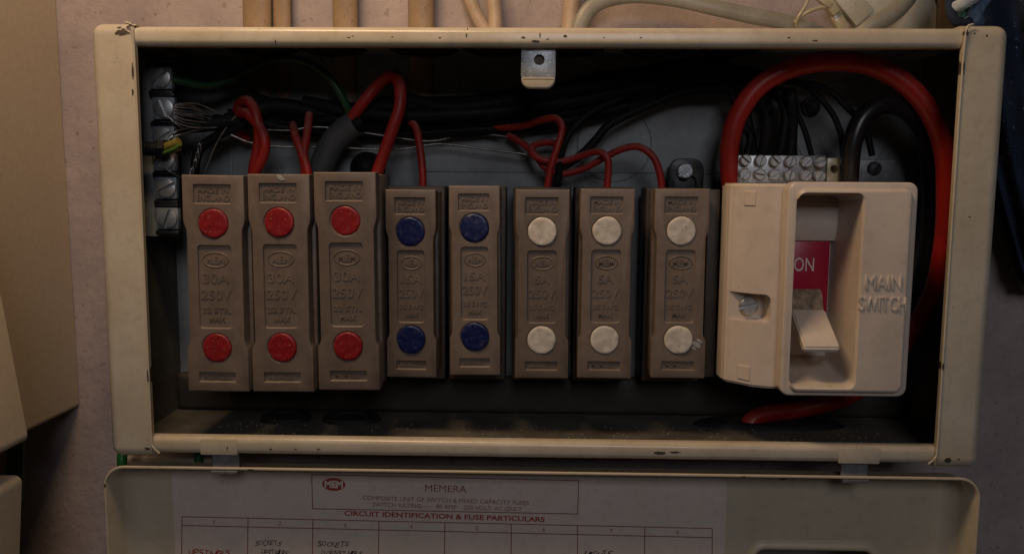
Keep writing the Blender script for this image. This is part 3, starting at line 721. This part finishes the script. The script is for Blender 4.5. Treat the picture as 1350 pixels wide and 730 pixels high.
# bare wires
bw = 'thin bare wires inside the case'
def bare(pts, r, lab): cable('bare_wire', pts, r, TINNED, lab, 'wire', bw, seg=8)
bare([(305, 178, .046), (330, 188, .048), (365, 193, .052), (430, 194, .058), (520, 197, .062), (580, 190, .064), (640, 197, .064), (700, 205, .062), (712, 214, .060)], .0006, 'long thin bare wire sagging across the back panel')
bare([(330, 170, .056), (380, 172, .056), (430, 168, .060), (560, 186, .066), (610, 176, .066), (650, 178, .066), (680, 184, .064), (700, 200, .062)], .0005, 'thin bare wire running higher across the back panel')
def strands(label, paths, r):
    p = W(*paths[0][0]); t = thing('frayed_wire', p, label, 'wire')
    for q in paths: part('strand', tube(pxpath(q), r, 6), TINNED, t)
tw = []
for i in range(3):
    pts = []
    for k in range(15):
        t = k/14; a = t*9+i*2.1
        pts.append((264-6*t+2.6*math.cos(a)-8*t*t, 188+46*t, .046+.0009*math.sin(a)))
    tw.append(pts)
strands('bright twisted bare wire dropping behind the first fuse', tw, .00042)
strands('frayed bare wire fanned out from the second earth screw', [[(222+dx*.5, 143+dy*.5, .031), (236, 146+dy, .033), (252+dx, 148+dy*1.2, .038), (275+dx*2, 156+dy*.6, .046), (312, 154-dy*.3, .050)]
        for dx, dy in ((0, 0), (3, 5), (-2, 9), (4, -4), (1, 13), (6, 3), (2, -7), (8, 17), (-4, 20), (9, -9), (5, 10))], .00045)
strands('frayed bare wire bent over the third earth screw', [[(212+dx, 190+dy, .032), (228, 176+dy, .030), (243+dx, 170+dy, .034), (270, 166+dy*.5, .044)] for dx, dy in ((0, 0), (4, 5), (-2, 8))], .0004)
bare([(212, 218, .031), (224, 226, .030), (238, 234, .034)], .0005, 'short bare wire under the fourth earth screw')
bare([(268, 232, .05), (285, 190, .048), (306, 158, .046), (318, 150, .045)], .0005, 'bare wire slanting up to the looped red wire')

# ------------------------------------------------------------------ the lid, hanging open below
yl = 0.0; yfl = .019
lx0, lx1 = W(137, 660, yl).x, W(1293, 660, yl).x
lzt = W(700, 621.5, yl).z; lzb = lzt-.19
lid_loc = Vector(((lx0+lx1)/2, yfl, lzb))
lid = thing('case_lid', lid_loc, 'cream steel lid hanging open below the case with a paper circuit chart inside', 'lid')
lid_chips = [chip(222, 624, 1.6, 4.5), chip(1208, 638, 2.2, 2.4), chip(1221, 627, 2.5, 2), chip(1293, 683, 2, 5), chip(1048, 650, 5, 1.3), chip(1030, 642, 3, 1), chip(205, 612, 3, 1.5),
             chip(330, 619, 4, 1.2), chip(138, 640, 1.5, 3), chip(980, 628, 3, 1)]
LIDM = mat('cream_enamel_lid', (.54, .48, .37), .42, c2=(.50, .435, .33), nscale=22, bump=.12, bscale=500, bdist=.0003, chips=lid_chips, org=lid_loc, speck=(800, .4, (.2, .15, .1)), fleck=.71)
o1 = rrect(lx0, lx1, lzb, lzt, .0100, 10); i1 = rrect(lx0+.0014, lx1-.0014, lzb+.0014, lzt-.0014, .0088, 10)
i2 = rrect(lx0+.0050, lx1-.0050, lzb+.0050, lzt-.0040, .0075, 10)
bm = bmesh.new(); n = len(o1); secs = []
for pts, y in ((rrect(lx0+.001, lx1-.001, lzb+.001, lzt-.0062, .0090, 10), yfl+.0014), (o1, yl+.0006), (rrect(lx0+.0004, lx1-.0004, lzb+.0004, lzt-.0004, .0096, 10), yl), (rrect(lx0+.0010, lx1-.0010, lzb+.0010, lzt-.0010, .0092, 10), yl), (i1, yl+.0006), (rrect(lx0+.0022, lx1-.0022, lzb+.0022, lzt-.0022, .0082, 10), yfl-.006), (i2, yfl-.0012), (rrect(lx0+.0085, lx1-.0085, lzb+.0085, lzt-.0070, .0060, 10), yfl)):
    secs.append([bm.verts.new((p[0], y, p[1])) for p in pts])
for A, Bq in zip(secs, secs[1:]):
    for i in range(n): bm.faces.new((A[i], A[(i+1) % n], Bq[(i+1) % n], Bq[i]))
part('lid_rim', fin(bm, 50), LIDM, lid)
fl = prism(rrect(lx0+.0080, lx1-.0080, lzb+.0080, lzt-.0065, .0060, 8), yfl-.00005, yfl+.0013)
wa, wb = W(996, 723, yfl), W(1149, 723, yfl)
win = rrect(wa.x, wb.x, wa.z-.10, wa.z, .0045, 8)
fl = shade(modded(fl, [('BOOLEAN', dict(cut=prism(win, yfl-.01, yfl+.01)))]), 30)
part('lid_panel', fl, LIDM, lid)
bm = bmesh.new(); secs = []
for e, y in ((.0052, yfl-.0001), (.0040, yfl-.0012), (.0026, yfl-.0022), (.0012, yfl-.0022), (.0002, yfl-.0012), (0, yfl+.003)):
    secs.append([bm.verts.new((p[0], y, p[1])) for p in rrect(wa.x-e, wb.x+e, wa.z-.10-e, wa.z+e, .0045+e, 8)])
n = len(secs[0])
for A, Bq in zip(secs, secs[1:]):
    for i in range(n): bm.faces.new((A[i], A[(i+1) % n], Bq[(i+1) % n], Bq[i]))
part('switch_window_frame', fin(bm, 50), LIDM, lid)
# circuit chart
yp = yfl-.0004; rot = math.radians(.35)
pa, pb = W(229, 680, yp), W(957, 680, yp)
sheet = part('circuit_chart', box(pa.x, pb.x, yp, yp+.0003, lzb+.03, lzt-.0085), PAPER, lid)
yi = yp-.00006
def line(x0, y0, x1, y1, t=1.3):
    a, b = W(x0, y0, yi), W(x1, y1, yi); d = (b-a); d.y = 0; n_ = Vector((-d.z, 0, d.x)).normalized()*mm(t, yi)/2
    bm = bmesh.new(); bm.faces.new([bm.verts.new(v) for v in (a-n_, b-n_, b+n_, a+n_)]); return fin(bm)
def lerp(a, b, t): return a+(b-a)*t
fr = [line(411, 625, 763, 633), line(763, 633, 761.5, 677), line(412, 670, 761.5, 677), line(411, 625, 412, 670)]
topy = lambda x: lerp(680.5, 696, (x-240)/698)
fr += [line(240, topy(240), 939, topy(939)), line(240, topy(240)+11.5, 939, topy(939)+12)]
for x in (240, 327, 412.5, 499.5, 586.5, 674, 761.5, 850, 939):
    fr.append(line(x, topy(x), x-1.5 if x < 600 else x-.5, 800))
part('chart_lines', join(fr), INKL, sheet)
tr = math.radians(1.0)
el = lathe([(0, 0), (1, 0)], (0, 0, 0), seg=40)
c = W(440, 638, yi); el.transform(Matrix.Translation((c.x, yi, c.z)) @ Matrix.Rotation(tr, 4, 'Y') @ Matrix.Diagonal((mm(16, yi), 1, mm(9.2, yi), 1)))
part('logo_oval', el, INKR, sheet)
part('logo_lettering', text_px('MEM', 428, 452, 638, 10.5, yi-.00006, ext=.00002, weight=.05, rot=tr), PAPER, sheet)
part('chart_title', join([text_px('MEMERA', 560.5, 615, 643.5, 9.5, yi, ext=.00002, rot=tr),
     text_px('COMPOSITE UNIT OF SWITCH & MIXED CAPACITY FUSES', 478, 697, 659, 6, yi, ext=.00002, rot=tr),
     text_px('SWITCH RATING :—   80 AMP    250 VOLT. AC ONLY', 491, 688, 667.5, 6, yi, ext=.00002, rot=tr)]), INKL, sheet)
part('chart_heading', join([text_px('CIRCUIT IDENTIFICATION & FUSE PARTICULARS', 453.5, 718, 680, 7.4, yi, ext=.00002, weight=.028, rot=tr)]), INKR, sheet)
for i, x in enumerate((282, 369, 455, 542, 629, 717, 806, 893)):
    part('column_number', text_px(str(i+1), x-(.7 if i == 0 else 1.8), x+(.7 if i == 0 else 1.8), topy(x)+6.2, 5.4, yi, ext=.00002, rot=tr), INKL, sheet)
def scrawl(s, x0, x1, y0, h, seed, slope=.03):
    rnd = random.Random(seed); L = []; n = len(s); wd = (x1-x0)/n
    for i, ch in enumerate(s):
        if ch == ' ': continue
        x = x0+wd*(i+.5)+rnd.uniform(-.6, .6)
        L.append(text_px(ch, x-wd*.46, x+wd*.46*rnd.uniform(.8, 1.15)*(.4 if ch == 'I' else 1), y0+slope*(x-x0)+rnd.uniform(-1.1, 1.1), h*rnd.uniform(.75, 1.15), yi, ext=.00002, rot=rnd.uniform(-.25, .15), shear=rnd.uniform(.1, .4), weight=.004))
    return join(L)
part('handwriting', join([scrawl('SOCKETS', 337, 371, 715, 8, 1), scrawl('UPSTAIRS', 344, 380, 727, 8, 2), scrawl('SOCKETS', 419, 460, 716, 8, 3), scrawl('DOWNSTAIRS', 424, 478, 728, 8, 4), scrawl('LIGHTS', 770, 806, 729, 8, 5)]), INKB, sheet)
part('handwriting', scrawl('UPSTAIRS', 248, 303, 727, 9, 6), INKR, sheet)

# ------------------------------------------------------------------ things on the wall above the case
yw = .074
tan_l = ['wide tan painted cable, leftmost above the case', 'narrow tan painted cable close beside the leftmost wide one', 'tan painted cable with dark scuffs, above the third red dotted fuse', 'tan painted cable above the first blue dotted fuse']
for (x, r, lab) in ((338, 19, tan_l[0]), (370, 11.5, tan_l[1]), (453, 16.5, tan_l[2]), (556, 17, tan_l[3])):
    pts = [Vector((W(x, 30, yw).x+.0006*math.sin(k*1.3+x), yw+.002, .04+k*.05)) for k in range(9)]
    cu = tube(pts, mm(r, yw), 16, 6, flat=.5, wob=.03)
    props(part('flat_cable', cu, TAN), lab, 'cable', 'tan painted cables on the wall')
cable('pink_cable', [(655, 60, .072), (632, 28, .073), (618, -5, .074), (600, -60, .075)], mm(8.5, yw), PINK, 'pale pinkish round cable leaning left above the case', 'cable', seg=14)
cable('pink_cable', [(652, 60, .069), (653, 28, .071), (650, -5, .073), (640, -60, .075)], mm(9, yw), PINK, 'pale pinkish round cable running upright beside the leaning one', 'cable', seg=14)
cable('pink_cable', [(748, 70, .070), (752, 28, .072), (756, -5, .073), (764, -60, .075)], mm(11, yw), PINK, 'pale pinkish cable rising just left of the grey flat cable', 'cable', seg=14)
cable('grey_flat_cable', [(756, 75, .066), (764, 38, .066), (778, 12, .067), (802, -1, .068), (840, -6, .068), (890, -1, .068), (940, 10, .067), (990, 21, .067), (1040, 31, .068), (1090, 50, .070), (1120, 70, .072)], mm(10.5, .067), GREYC,
      'grey flat twin cable arching over the top edge of the case', 'cable', seg=16, flat=.55)
cable('grey_round_cable', [(1120, 60, .066), (1146, 36, .064), (1172, 22, .064), (1192, 4, .065), (1206, -20, .067), (1215, -60, .070)], mm(11, .065), GREYC, 'grey cable curving up to the right beside the white connector', 'cable', seg=16, flat=.7)
cable('yellowed_wire', [(1050, 34, .062), (1052, 24, .060), (1062, 8, .060), (1072, -14, .062)], .0008, CLEAR, 'thin yellowed wire standing up behind the top rail', 'wire')
cable('yellowed_wire', [(1048, 30, .062), (1062, 18, .060), (1080, 11, .060), (1092, 10, .061)], .0010, CLEAR, 'thin yellowed wire leading to the white connector', 'wire')
cn = thing('wire_connector', W(1105, 30, .066), 'pale translucent plastic wire connector above the top rail', 'connector')
def rbox(px, py, y, wpx, hpx, d, deg, bev=.001):
    me = box(-mm(wpx, y)/2, mm(wpx, y)/2, -d/2, d/2, -mm(hpx, y)/2, mm(hpx, y)/2, bev, 2)
    c = W(px, py, y); me.transform(Matrix.Translation(c) @ Matrix.Rotation(math.radians(deg), 4, 'Y')); return me
part('connector_body', rbox(1124, 8, .066, 30, 46, .006, -42), SHEET, cn)
part('connector_neck', rbox(1095, 10, .062, 22, 12, .006, 52), CLEAR, cn)
part('connector_neck', rbox(1106, 30, .064, 14, 26, .006, -30), CLEAR, cn)
part('clip_arm', rbox(1086, 2, .060, 8, 22, .003, -55, .0005), CLEAR, cn)
def cloth(name, left, right, y, fold, nf, m_, label, cat, nu=60, nv=60, ph=0, thick=.0012):
    """hanging sheet: left and right edges as lists of (px, py) from top to bottom, folds along its length"""
    bm = bmesh.new(); g = []
    Lp = smooth_path([Vector((a, b, 0)) for a, b in left], 12); Rp = smooth_path([Vector((a, b, 0)) for a, b in right], 12)
    for j in range(nv+1):
        t = j/nv; l = Lp[round(t*(len(Lp)-1))]; r = Rp[round(t*(len(Rp)-1))]; row = []
        for i in range(nu+1):
            u = i/nu; q = l.lerp(r, u)
            d = fold*(math.sin(u*nf*math.pi*2+ph+1.2*math.sin(t*3+ph))+.5*noise.noise(Vector((u*5, t*4, ph)))+.25*noise.noise(Vector((u*16, t*12, ph))))
            row.append(bm.verts.new(W(q.x, q.y, y+d)))
        g.append(row)
    for j in range(nv):
        for i in range(nu): bm.faces.new((g[j][i], g[j][i+1], g[j+1][i+1], g[j+1][i]))
    me = fin(bm, 80)
    o = part(name, me, m_); s = o.modifiers.new('thickness', 'SOLIDIFY'); s.thickness = thick
    return props(o, label, cat)
cloth('navy_jacket', [(1262, -60), (1258, 0), (1275, 60), (1296, 140), (1308, 200), (1326, 270), (1352, 360)], [(1520, -60), (1520, 0), (1520, 60), (1515, 140), (1500, 200), (1480, 270), (1440, 380)], .052, .006, 4, NAVY,
      'dark navy fabric garment hanging down the right side of the case', 'garment')
cloth('olive_knit', [(1300, 120), (1298, 200), (1300, 260), (1318, 320), (1340, 380)], [(1480, 120), (1470, 200), (1460, 260), (1450, 320), (1430, 390)], .070, .002, 7, OLIVE,
      'dark olive knitted fabric showing behind the navy garment at the right', 'fabric', ph=2)
cloth('striped_scarf', [(1262, -40), (1256, -10), (1258, 6), (1262, 20)], [(1330, -40), (1320, -14), (1300, 4), (1280, 30)], .036, .0025, 2, TEAL,
      'teal and white cloth bunched above the top right corner of the case', 'cloth', 30, 30, ph=1)
cable('rolled_cloth', [(1255, 12, .030), (1268, 6, .027), (1284, -4, .028), (1300, -20, .032)], mm(8, .03), WCLOTH, 'white edge of cloth rolled above the top right corner', 'cloth', seg=14, wob=.2)
cable('white_strip', [(1262, 44, .034), (1272, 30, .032), (1284, 18, .032), (1292, 10, .034)], mm(3.5, .03), WCLOTH, 'narrow white strap behind the top right corner of the case', 'strap', seg=10, wob=.2)
cable('blue_cord', [(1254, -20, .034), (1252, 6, .030), (1258, 26, .028), (1272, 32, .030), (1284, 22, .034), (1288, 8, .040)], mm(6, .03), NAVY, 'dark blue cord curling above the top right corner of the case', 'cord', seg=12, wob=.2)
cable('blue_cord', [(1290, 30, .034), (1284, 24, .032), (1290, 10, .034), (1302, -6, .036)], mm(9, .03), mat('faded_denim', (.06, .11, .2), .85, c2=(.16, .23, .33), nscale=220, bump=.9), 'faded denim blue fold behind the top right corner', 'cloth', seg=12, wob=.3)
props(part('plastic_sheet', modded(prism([(W(1126, 60, .078).x, -.0+W(1126, 60, .078).z), (W(1150, -60, .078).x, W(1150, -60, .078).z), (W(1216, -60, .078).x, W(1216, -60, .078).z), (W(1246, 60, .078).x, W(1246, 60, .078).z)], .0765, .079, .0005), []), SHEET),
      'whitish plastic sheet on the wall behind the grey curved cable', 'sheet')
props(part('wooden_batten', box(W(1236, 0, .076).x, W(1285, 0, .076).x, .073, .0835, .02, .40, .0008), BROWNW), 'dark brown wooden batten upright on the wall above the right corner', 'batten')

# ------------------------------------------------------------------ meter boxes at the left
# big beige housing: a tapered moulding whose right edge runs down to a rounded corner
zc = W(103, 525, .030).z; xe = W(103, 525, .030).x
def slab(name, out, y0, y1, bev, m_, label, cat, seg=5):
    pts = [W(a, b, y1) for a, b in out]; pts = [(p.x, p.z) for p in pts]
    # round the corners given by a third value
    res = []
    n = len(out)
    for i in range(n):
        r = radii[i]*mm(1, y0); p = Vector(pts[i]); a = Vector(pts[i-1]); b = Vector(pts[(i+1) % n])
        if r <= 0: res.append(tuple(p)); continue
        u = (a-p).normalized(); v = (b-p).normalized()
        for k in range(9):
            t = k/8; q = (1-t)**2*(p+u*r)+2*t*(1-t)*p+t*t*(p+v*r); res.append(tuple(q))
    return props(part(name, prism(res, y0, y1, bev, seg), m_), label, cat)
radii = [0, 0, 12, 0, 0]
slab('meter_housing', [(-260, -200), (61, -200), (104.5, 536), (20, 536), (-260, 536)], -.12, YW-.001, .0032, METER, 'large beige moulded meter housing at the left edge', 'meter box')
radii = [0, 0, 0, 22, 0]
slab('meter_front_cover', [(-260, 100), (-90, 100), (2, 394), (38, 582), (-260, 582)], -.16, -.020, .0050, METER, 'beige sloping cover at the left edge in front of the large housing', 'cover')
radii = [0, 20, 0, 0]
slab('lower_meter_box', [(-260, 626), (29, 626), (20, 900), (-260, 900)], -.15, -.020, .0040, METER, 'beige rounded box at the lower left corner', 'box')
gl = 'green wires hanging down the wall'
cable('green_earth_cable', [(23, 520, .062), (22, 600, .060), (20, 660, .060)], mm(11, .06), GREEN, 'green cable between the two beige boxes at the left edge', 'cable')
cable('brown_earth_cable', [(4, 520, .060), (5, 600, .058), (5, 660, .060)], mm(7, .06), TAN, 'brown cable beside the green one between the beige boxes', 'cable')
cable('green_earth_cable', [(176, 540, .045), (163, 590, .026), (161, 612, .022), (162, 640, .030), (166, 700, .050)], .0024, mat('bright_green_pvc', (.015, .17, .04), .4), 'short green cable below the bottom left corner of the case', 'cable')
cable('green_earth_cable', [(262, 560, .060), (262, 604, .045), (264, 640, .050), (266, 700, .060)], .0024, bpy.data.materials['bright_green_pvc'], 'green cable in the gap left of the left hinge', 'cable')
props(part('cream_conduit', box(W(168, 604, .05).x, W(296, 604, .05).x, .046, .052, W(200, 609, .05).z, W(200, 600, .05).z, .001), PAINT), 'cream strip behind the gap under the bottom left of the case', 'strip')

for o in list(bpy.data.objects):
    if o.type == 'MESH' and o.name in ('tmp', 'cut'): bpy.data.objects.remove(o)

# loose dust and crumbs lying on the case floor
rnd = random.Random(5); bm = bmesh.new()
for k in range(260):
    r = rnd.uniform(.00015, .0006); c = Vector((rnd.uniform(-.17, .18), rnd.uniform(.008, .045), ZF+.0002+r*.4))
    g = bmesh.ops.create_icosphere(bm, subdivisions=1, radius=r)
    for v in g['verts']: v.co = c+Vector((v.co.x*rnd.uniform(.7, 1.6), v.co.y, v.co.z*.7))
props(part('floor_dust', fin(bm), mat('dust_crumbs', (.30, .27, .22), .9, var=.6, nscale=200)), 'scattered dust and plaster crumbs on the floor of the case', 'dust', kind='stuff')
